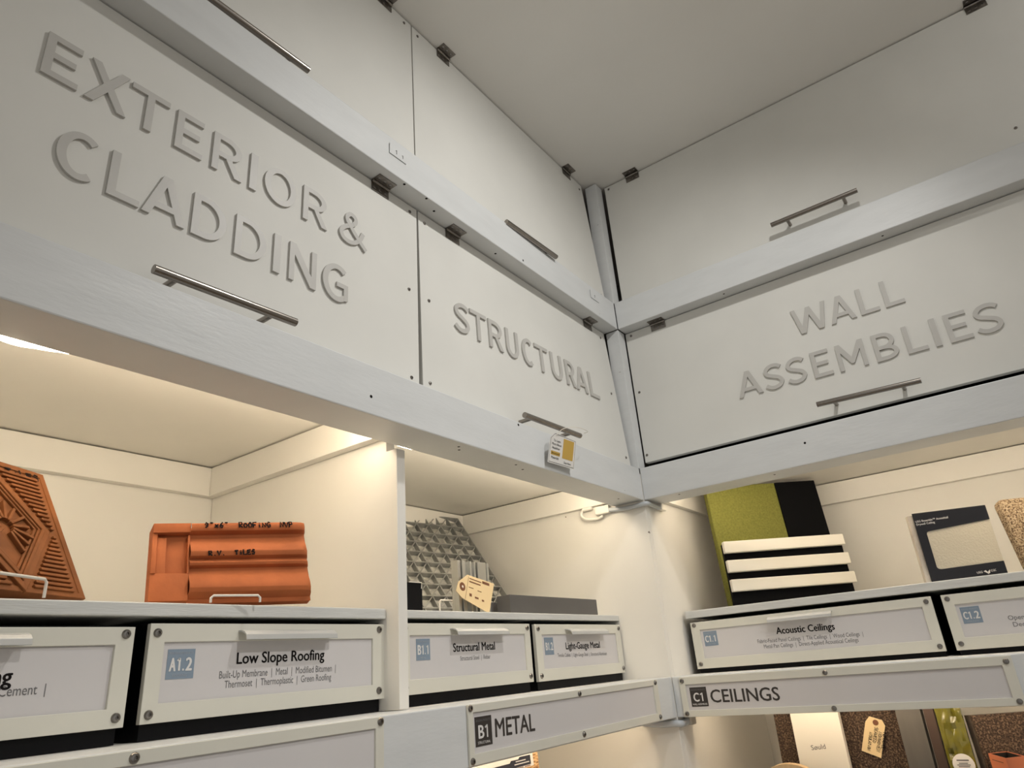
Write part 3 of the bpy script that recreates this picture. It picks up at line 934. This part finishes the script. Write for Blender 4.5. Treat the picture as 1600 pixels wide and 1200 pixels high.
# ---------------------------------------------------------------- samples in the tile bay
T1 = frm('L', (-1.257, .16, -.261), R(27), R(29))
t = thing('clay_tile', 'brown clay tile with diamond and shell relief, leaning at the left edge', 'tile', T1(-.09, -.015, 0))
g = G(T1).box(-.18, 0, -.0060, .1793, -.018, 0)
cu, cv, hw, hh = -.090, .0828, .0644, .090
for k, wd, hgt in ((1.0, .0075, .004), (.86, .004, .0055), (.78, .003, .004), (.70, .003, .003)):
    P = [(cu + hw * k, cv), (cu, cv + hh * k), (cu - hw * k, cv), (cu, cv - hh * k)]
    k2 = k - wd / hw * 1.25
    Q = [(cu + hw * k2, cv), (cu, cv + hh * k2), (cu - hw * k2, cv), (cu, cv - hh * k2)]
    g.ribbon(P, Q, -.001, hgt, True)
for sgn in (1, -1):
    for j in range(-14, 15):
        if abs(j) < 1:
            continue
        v = cv + j * .0062
        if abs(v - cv) > hh * .94:
            continue
        inner = hw * (1 - abs(v - cv) / hh) + .008
        outer = .0735
        if outer - inner < .003:
            continue
        a0, a1 = sorted((cu + sgn * inner, cu + sgn * outer))
        g.ribbon([(a0, v - .0014), (a0 + .001, v - .0019), (a1 - .001, v - .0019), (a1, v - .0014)], [(a0, v + .0014), (a0 + .001, v + .0019), (a1 - .001, v + .0019), (a1, v + .0014)], -.001, .0035)
for j in range(13):
    an = R(-66 + j * 24)
    dx, dy = math.cos(an), math.sin(an)
    L = .027 if j % 2 == 0 else .024
    sx, sy = cu + dx * .009, cv - .004 + dy * .009
    g.stroke([(sx, sy), (sx + dx * L * .5, sy + dy * L * .5), (sx + dx * L, sy + dy * L)], .0036, -.001, .005)
g.ring((-.18, 0, -.0060, .1793), (-.172, -.008, .001, .1715), -.001, .0012)
obj('tile_body', g, MT['clay'], t, bev=.0007)
obj('handwriting', pen_text(G(T1), 'ROOFiNG TiLES', (-.146, .1615), (-.010, .1645), .0085, .0018, .0014, .0019, RN), MT['ink'], t)


def easel(label, fr, a0, a1, lip, base, out):
    g = G(fr)
    b = base + .0018
    p = [(a0, base, out), (a0, b + .002, out), (a0, lip - .003, out), (a0 + .003, lip, out), (a1 - .003, lip, out), (a1, lip - .003, out),
         (a1, b + .002, out), (a1, base, out)]
    g.tube(p, .0016, 8)
    obj('wire_easel', g, MT['wire'], smooth=True, label=label, cat='stand')


E1 = frm('L', (-1.257, .152, -.2743), R(27))
easel('white wire easel lip in front of the brown clay tile', E1, -.190, -.0865, .0190, .0002, .022)

T2 = frm('L', (-1.187, .15, -.265), R(-18), R(16))
t = thing('roof_tile', 'orange terracotta roofing tile with handwriting, right tile on the shelf', 'tile', T2(.1, -.010, 0))
vt = lambda a: .0977 + (.1125 - .0977) * a / .204
vb = lambda a: -.0072 + (.0035) * a / .204
prof = [(0, .000), (.055, .000), (.085, .015), (.13, .018), (.20, .017), (.30, .011), (.38, .006), (.425, .005), (.435, .0125), (.47, .0145), (.515, .010), (.53, .0085), (.545, .016),
        (.60, .018), (.68, .015), (.76, .009), (.84, .005), (.872, .006), (.885, .016), (.93, .018), (.985, .017), (1.0, .013)]
g = G(T2)
cols = [.046, .048, .10, .15, .190, .198, .2035, .2065]
P = []
for i, a in enumerate(cols):
    e = 1.0 if i < 5 else (.96, .80, .3)[i - 5]
    for q, c in prof:
        sh = .0045 * (1 - q) * (a - .046) / .16
        P.append((a + sh, vb(a) + (vt(a) - vb(a)) * q, c * e))
m_ = len(prof)
fs = []
for i in range(len(cols) - 1):
    for j in range(m_ - 1):
        k = i * m_ + j
        fs.append((k, k + m_, k + m_ + 1, k + 1))
g.add(P, fs)
g.prism([(.046, vb(.046)), (.2105, vb(.21)), (.2065, vt(.2065)), (.046, vt(.046))], -.012, .0002)
lowP = [(.0, vb(0)), (.046, vb(.046)), (.046, vt(.046)), (.0, vt(0))]
g.prism(lowP, -.012, .004)
g.prism([(0, vt(0) - .0135), (.046, vt(.046) - .0135), (.046, vt(.046)), (0, vt(0))], .003, .015)
g.prism([(0, vb(0)), (.046, vb(.046)), (.046, .0305), (0, .0295)], .003, .0105)
g.box(0, .006, .029, .085, .003, .0125)
g.box(.006, .0175, .020, .080, .003, .0100)
g.box(.0435, .0462, .030, .085, .003, .0110)
obj('tile_body', g, MT['terracotta'], t, bev=.0006, smooth=True)
obj('handwriting', pen_text(G(T2), '9"x6"  ROOFiNG  NVP', (.0620, .0930), (.1850, .1005), .0080, .0019, .0185, .0190, RN), MT['ink'], t)
obj('handwriting', pen_text(G(T2), 'R.V.  TiLES', (.0680, .0520), (.1300, .0562), .0070, .0018, .0183, .0192, RN), MT['ink'], t)
E2 = frm('L', (-1.187, .136, -.2743), R(-18))
easel('white wire easel lip in front of the orange roofing tile', E2, .0635, .1250, .0088, .0002, .024)

# ---------------------------------------------------------------- samples in the metal bay
GF = frm('L', (-.077, .40, -.209), R(-8), R(37))
t = thing('steel_grating', 'leaning grey grating panel with triangular cells behind the aluminium profile', 'panel', GF(-.3, -.07, 0))
obj('filling', G(GF).box(-.60, -.003, -.060, .3255, -.026, -.010), MT['concrete'], t)
g = G(GF)
for j in range(11):
    v = .3250 - j * .0392
    if v > -.058:
        g.box(-.60, 0, v - .0018, v + .0018, -.010, .004)
u_ = 0.0
cols = []
while u_ > -.60:
    cols.append(u_)
    g.box(u_ - .0016, u_ + .0016, -.060, .327, -.010, .003)
    u_ -= .0440
for i in range(len(cols) - 1):
    for j in range(10):
        v1, v0 = .3250 - j * .0392, .3250 - (j + 1) * .0392
        if v0 < -.058:
            continue
        g.stroke([(cols[i + 1], v0), (cols[i], v1)], .0028, -.010, .002)
        # rough lump in each cell
g.box(-.60, .0008, .3240, .3275, -.026, .005)
g.box(-.002, .0012, -.060, .3275, -.026, .005)
obj('bars', g, MT['grate'], t)
g = G(GF)
for i in range(len(cols) - 1):
    for j in range(10):
        a0, a1 = cols[i + 1] + .004, cols[i] - .004
        b1, b0 = .3250 - j * .0392 - .004, .3250 - (j + 1) * .0392 + .004
        if b0 < -.058:
            continue
        top = (RN.uniform(a0 + .01, a1 - .01), RN.uniform(b0 + .01, b1 - .01), RN.uniform(-.004, .002))
        g.add([(a0, b0, -.010), (a1, b0, -.010), (a1, b1, -.010), (a0, b1, -.010), top], [(0, 1, 4), (1, 2, 4), (2, 3, 4), (3, 0, 4)])
obj('cell_filling', g, MT['concrete'], t)

AL = frm('L', (-.55, .17, -.2735))
g = G(AL)
H = .1055
for a0, a1, n0, n1 in ((-.0083, .0000, -.018, .0), (.0035, .0120, -.018, .002), (.0120, .0290, -.017, -.010), (.0290, .0340, -.018, .001), (.0340, .0440, -.017, -.007),
                       (.0440, .0485, -.018, .0), (.0520, .0790, -.018, .003), (.0790, .0830, -.017, -.004), (.0860, .0926, -.018, .0), (-.0083, .0926, -.018, -.014)):
    g.box(a0, a1, .0003, H, n0, n1)
obj('aluminium_profile', g, MT['alu'], bev=.0005, label='upright silver aluminium window profile with fins, behind the manila tag', cat='profile')


def tag_shape(g, pts, hole, rad, c0, c1):
    g.prism(pts, c0, c1)


TG = frm('L', (-.55, .152, -.2552), 0, R(8))
t = thing('paper_tag', 'manila tag with printed lines leaning on the aluminium profile', 'tag', TG(.02, -.018, 0))
obj('card', G(TG).prism([(-.0260, .0419), (.0059, .0577), (.0894, .0435), (.0560, -.0180), (-.0210, .0106), (-.0366, .0238)], .0015, .0023), MT['manila'], t)
obj('eyelet', G(TG).lathe(-.0155, .0330, [(.0085, .0023), (.0085, .0027), (.0030, .0027)], 18), MT['eyelet'], t)
obj('eyelet_hole', G(TG).lathe(-.0150, .0330, [(.0026, .0027), (.0024, .0029)], 12), MT['wire'], t)
g = G(TG)
g.stroke([(.0089, .0540), (-.0130, .0085)], .0007, .0024, .0026)
for a, b, L, wd in ((.0105, .0505, .036, .0018), (.0085, .0445, .034, .0024), (.0040, .0330, .014, .0012), (.0300, .0265, .012, .0012)):
    g.stroke([(a, b), (a + L, b - L * .19)], wd, .0024, .0027)
for a, b, L, wd in ((.0500, .0445, .022, .0052), (.0025, .0180, .0065, .0055), (.0180, .0128, .0110, .0034), (.0390, .0075, .0065, .0035)):
    g.stroke([(a, b), (a + L, b - L * .19)], wd, .0024, .0027)
obj('print', g, MT['eyelet'], t)

DB = frm('L', (-.436, .135, -.2735))
obj('dark_bar', G(DB).box(.0, .363, .0002, .0385, -.035, 0), MT['dbar'], bev=.001, label='long charcoal bar lying along the metal shelf front', cat='bar')
DB2 = frm('L', (-.515, .185, -.2735))
obj('dark_bar', G(DB2).box(.045, .135, .0002, .0290, -.03, 0), MT['dbar'], bev=.001, label='short low charcoal strip between profile and long bar', cat='bar')
t = thing('black_block', 'small upright black block beside the divider, on the metal shelf', 'block', (-.72, .16, -.2735))
BK = frm('L', (-.75, .14, -.2735))
obj('block_body', G(BK).box(.0, .0545, .0002, .0500, -.04, 0), MT['black'], t, bev=.0008)
obj('white_clip', G(BK).stroke([(.020, .0505), (.052, .0505), (.0515, .040)], .0016, .0003, .0015), MT['wire'], t)
easel('white wire easel lip in front of the grating', frm('L', (-.66, .20, -.2733)), .066, .130, .0290, .0002, .010)

# ---------------------------------------------------------------- samples in the ceilings bay
GR = frm('R', (.25, -.09, -.26), R(40), R(5))
obj('acoustic_panel', G(GR).box(0, .2068, -.0130, .3245, -.030, 0), MT['green'], bev=.004, seg=3, smooth=True,
    label='tall olive green fabric panel behind the white slats', cat='panel')
obj('acoustic_panel', G(GR).box(.2085, .3295, -.0130, .3255, -.030, -.002), MT['blackfab'], bev=.002,
    label='tall black panel right of the green fabric panel', cat='panel')
SL = frm('R', (.17, -.122, -.244), R(38.3), R(2.7))
t = thing('slat_sample', 'black backed sample with three white slats on the ceilings shelf', 'sample', SL(.16, -.03, 0))
obj('backing', G(SL).box(.004, .324, -.0315, .126, -.014, -.0008), MT['blackfab'], t)
for b0, b1, e in ((.1008, .1308, .0), (.0515, .0822, .0015), (.0035, .0333, .003)):
    obj('slat', G(SL).prism([(.0025, b0), (.3270 + e, b0), (.3270 + e, b1 - .002), (.0025, b1)], -.0005, .014), MT['slat'], t, bev=.002)
BX = frm('R', (.17, -.572, -.274), R(20.1), R(-1.2))
t = thing('sample_box', 'black framed sample card with pale stippled window, on the ceilings shelf', 'sample', BX(.075, -.003, 0))
obj('board', G(BX).box(-.0095, .147, -.0022, .1470, -.022, -.0030), MT['gypsum'], t)
obj('stippled_sample', G(BX).box(.016, .1500, .022, .122, -.0029, -.0008), MT['stipple'], t)
g = G(BX)
g.prism([(0, -.0022), (.150, -.0022), (.150, .0292), (.146, .0292)] + [(.0265 + .0, .0250), (.0215, .0262), (.0185, .0300), (.0185, .1030), (.0200, .1070), (.0240, .1085)] + [(.1460, .1195), (.150, .1197), (.150, .1510), (0, .1510)], -.0008, .0010)
obj('black_cover', g, MT['gloss'], t, bev=.0003)
obj('printed_line', G(BX).text('USG Ensemble\u2122 Acoustical', (.0030, .1300), (.0700, .1322), .0044, .0012, .012), MT['white_ink'], t)
obj('printed_line', G(BX).text('Drywall Ceiling', (.0030, .1235), (.0410, .1248), .0044, .0012, .012), MT['white_ink'], t)
obj('printed_line', G(BX).text('USG', (.0920, .0080), (.1030, .0086), .0042, .0012, .012), MT['white_ink'], t)
obj('printed_line', G(BX).text('CGC', (.1195, .0095), (.1300, .0100), .0042, .0012, .012), MT['white_ink'], t)
g = G(BX)
g.prism([(.1050, .0115), (.1095, .0135), (.1125, .0100), (.1125, .0060), (.1090, .0090)], .0011, .0014)
g.prism([(.1130, .0100), (.1180, .0140), (.1170, .0075), (.1125, .0050)], .0011, .0014)
obj('leaf_mark', g, MT['white_ink'], t)
GN = frm('R', (.2, -.742, -.242), R(28), R(10.7))
obj('granule_panel', G(GN).box(.012, .075, -.0280, .131, -.035, 0), MT['grain'], bev=.010, seg=3, smooth=True,
    label='tan granular panel at the right edge of the ceilings shelf', cat='panel')

# ---------------------------------------------------------------- lower bay, right
CK = frm('R', (.235, -.147, -.53), 0, R(3))
t = thing('cork_panel', 'dark speckled panel behind the white lettered board', 'panel', CK(.13, -.28, 0))
obj('face', G(CK).box(.0, .2725, -.279, .03, -.006, 0), MT['cork'], t)
obj('core', G(CK).box(.0, .2725, -.279, .03, -.026, -.0061), MT['corkside'], t)
SO = frm('R', (.2, -.196, -.641), 0, R(1.8))
t = thing('white_board', 'white board lettered Søuld standing below the CEILINGS sign', 'board', SO(.05, -.168, 0))
obj('board_body', G(SO).box(0, .1085, -.1685, .135, -.020, 0), MT['sould'], t, bev=.0008)
obj('printed_word', G(SO).text('S\u00f8uld', (.0335, .0368), (.0655, .0395), .0098, .0004, .006), MT['grey_ink'], t)
t = thing('hang_tag', 'cream tag with black handwriting hanging on the dark speckled panel', 'tag', CK(.21, -.09, .01))
obj('card', G(CK).prism([(.2171, -.0103), (.2065, -.0204), (.1839, -.0792), (.2212, -.0944), (.2453, -.0304), (.2417, -.0188)], .004, .0048), MT['manila'], t)
obj('eyelet', G(CK).lathe(.2272, -.0235, [(.0060, .0048), (.0060, .0052), (.0020, .0052)], 16), MT['eyelet'], t)
dx, dy = -.0205, -.0535
L_ = math.hypot(dx, dy)
ax, ay = dx / L_, dy / L_
g = G(CK)
for word, off, start, ln in (('ADVANCE', .0175, .014, .036), ('NONWOVEN', .0085, .016, .042), ('SEAWEED', -.0005, .009, .034), ('iNSULATiON', -.0095, .022, .040)):
    # writing runs down the tag
    px, py = .2272 - ay * off + ax * start, -.0235 + ax * off + ay * start
    pen_text(g, word, (px, py), (px + ax * ln, py + ay * ln), .0068, .0011, .0049, .0053, RN)
obj('handwriting', g, MT['ink'], t)

SB = frm('R', (.2, -.43, -.53), 0, R(3))
obj('grey_slab', G(SB).box(-.0050, .0446, -.279, .03, -.035, 0), MT['slab'], bev=.001, label='grey slab standing between dark speckled panel and brown plank', cat='slab')
obj('brown_plank', G(SB).box(.0500, .0698, -.279, .03, -.035, .0), MT['brown'], bev=.001, label='narrow brown plank left of the olive bag', cat='plank')
t = thing('plastic_bag', 'shiny olive film bag with round white sticker', 'bag', SB(.096, -.279, .002))
g = G(SB)
N, K = 9, 26
RB = random.Random(11)
P = []
for j in range(K + 1):
    for i in range(N + 1):
        a, b = i / N, j / K
        ed = math.sin(math.pi * min(max(a, .0), 1)) ** .6
        P.append((.0722 + .0485 * a + RB.uniform(-.0008, .0008), -.278 + .300 * b, .0015 + .010 * ed * (1 - .5 * b) + (RB.uniform(-.0055, .0055) if 0 < i < N else 0)))
fs = [(j * (N + 1) + i, j * (N + 1) + i + 1, (j + 1) * (N + 1) + i + 1, (j + 1) * (N + 1) + i) for j in range(K) for i in range(N)]
g.add(P, fs)
g.box(.0725, .1203, -.278, .022, -.014, .0012)
obj('film', g, MT['bag'], t, smooth=True)
st = obj('sticker', G(SB).lathe(.1000, -.1010, [(.0200, .0125), (.0198, .0140)], 28), MT['paper'], t)
for b, wd, k in ((-.0930, .022, .0012), (-.0985, .016, .0008), (-.1015, .024, .0008), (-.1045, .020, .0008)):
    obj('print_line', G(SB).box(.1000 - wd / 2, .1000 + wd / 2, b - k, b + k, .0141, .0143), MT['grey_ink'], st)
CK2 = frm('R', (.2, -.5665, -.53), R(25), R(3))
t = thing('cork_panel', 'dark speckled panel right of the olive bag, behind the orange carton', 'panel', CK2(.1, -.28, 0))
obj('face', G(CK2).box(.0, .22, -.279, -.012, -.006, 0), MT['cork'], t)
obj('core', G(CK2).box(.0, .22, -.279, -.012, -.038, -.0061), MT['corkside'], t)
t = thing('carton', 'open orange carton below the right end of the CEILINGS sign', 'box', (.12, -.61, -.81))
e1 = Vector((.026, -.029, 0)).normalized()
e2 = Vector((.086, .041, 0)).normalized()
CT = F((.105, -.6115, -.6085), e1, e2, (0, 0, 1))
obj('carton_body', G(CT).ring((0, .041, 0, .075), (.0012, .0398, .0012, .0738), -.2005, 0), MT['carton'], t)
obj('carton_bottom', G(CT).box(.0012, .0398, .0012, .0738, -.2000, -.196), MT['inner'], t)
obj('lining', G(CT).ring((.0013, .0397, .0013, .0737), (.0019, .0391, .0019, .0731), -.195, -.001), MT['inner'], t)
CTs = F(CT(0, .075, 0), -e2, (0, 0, 1), -e1)
obj('small_print', G(CTs).box(.012, .060, -.0105, -.0090, .0002, .0005), MT['eyelet'], t)
WD = frm('R', (.125, -.190, -.81))
obj('wood_round', G(WD).prism(ell(0, .094, .094, .094, 0, 360, 48)[:-1], -.02, 0), MT['pale_wood'], bev=.001, label='round pale wood disc in front of the lettered white board', cat='disc')

# ---------------------------------------------------------------- lower bay, left
PL = frm('L', (-.3, .2, -.56), 0, R(4))
t = thing('plywood_sample', 'plywood block with dark label below the METAL sign', 'sample', PL(-.12, -.25, -.02))
obj('block', G(PL).box(-.25, .0125, -.2495, .0165, -.05, 0), MT['osb'], t, bev=.0008)
lb = obj('label', G(PL).box(-.245, -.0075, -.0075, .0166, .0002, .0008), MT['paper'], t)
g = G(PL).prism([(-.243, -.0060), (-.0175, -.0040), (-.0175, .0130), (-.055, .0135), (-.060, .0095), (-.085, .0100), (-.09, .0060), (-.243, .0060)], .0009, .0011)
obj('dark_print', g, MT['navy'], lb)
g = G(PL)
for a, b, L in ((-.075, .0005, .052), (-.070, .0055, .035)):
    g.box(a, a + L, b, b + .0018, .0012, .0013)
obj('white_print', g, MT['white_ink'], lb)
for a in (-.065, -.10, -.04):
    obj('small_print', G(PL).box(a, a + .02, -.0066, -.0052, .0009, .0011), MT['eyelet'], lb)

# ---------------------------------------------------------------- paper tag hanging on the STRUCTURAL handle
HT = frm('L', (-.468, -.010, .0126), R(-2.5), R(-14))
t = thing('hanging_tag', 'white and amber paper tag hanging from the STRUCTURAL door handle', 'tag', HT(.05, 0, 0))
k = 1.03
pts = [(a * k, b * k) for a, b in ((0, 0), (.095, 0), (.094, .061), (.015, .064), (.001, .052))]
obj('card', G(HT).prism(pts, 0, .0006), MT['paper'], t)
g = G(HT)
q = [(a * k, b * k) for a, b in ((.003, .0025), (.0925, .0025), (.0915, .0590), (.0162, .0618), (.0035, .0510))]
g.stroke(q + [q[0], q[1]], .0009, .0007, .0009)
obj('border', g, MT['grey_ink'], t)
for s, a0, a1, b in (('To Learn', .014, .038, .0455), ('More About', .009, .042, .0380), ('Healthier', .010, .038, .0300), ('Materials', .010, .036, .0100), ('Scan Here', .056, .081, .0060)):
    obj('printed_line', G(HT).text(s, (a0 * k, b * k), (a1 * k, b * k), .0050, .0008, .012), MT['ink'], t)
obj('amber_band', G(HT).box(.0075 * k, .0395 * k, .0175 * k, .0255 * k, .0007, .0009), MT['amber'], t)
obj('printed_line', G(HT).text('Structural', (.009 * k, .0195 * k), (.038 * k, .0195 * k), .0045, .0011, .006), MT['ink'], t)
obj('amber_square', G(HT).box(.048 * k, .0865 * k, .0160 * k, .0570 * k, .0007, .0009), MT['amber'], t)
obj('loop', G(HT).tube(spline([(.020, .060, .001), (.035, .078, .008), (.080, .090, .012), (.130, .092, .006), (.140, .090, -.010)], 5), .0007, 6), MT['wire'], t)
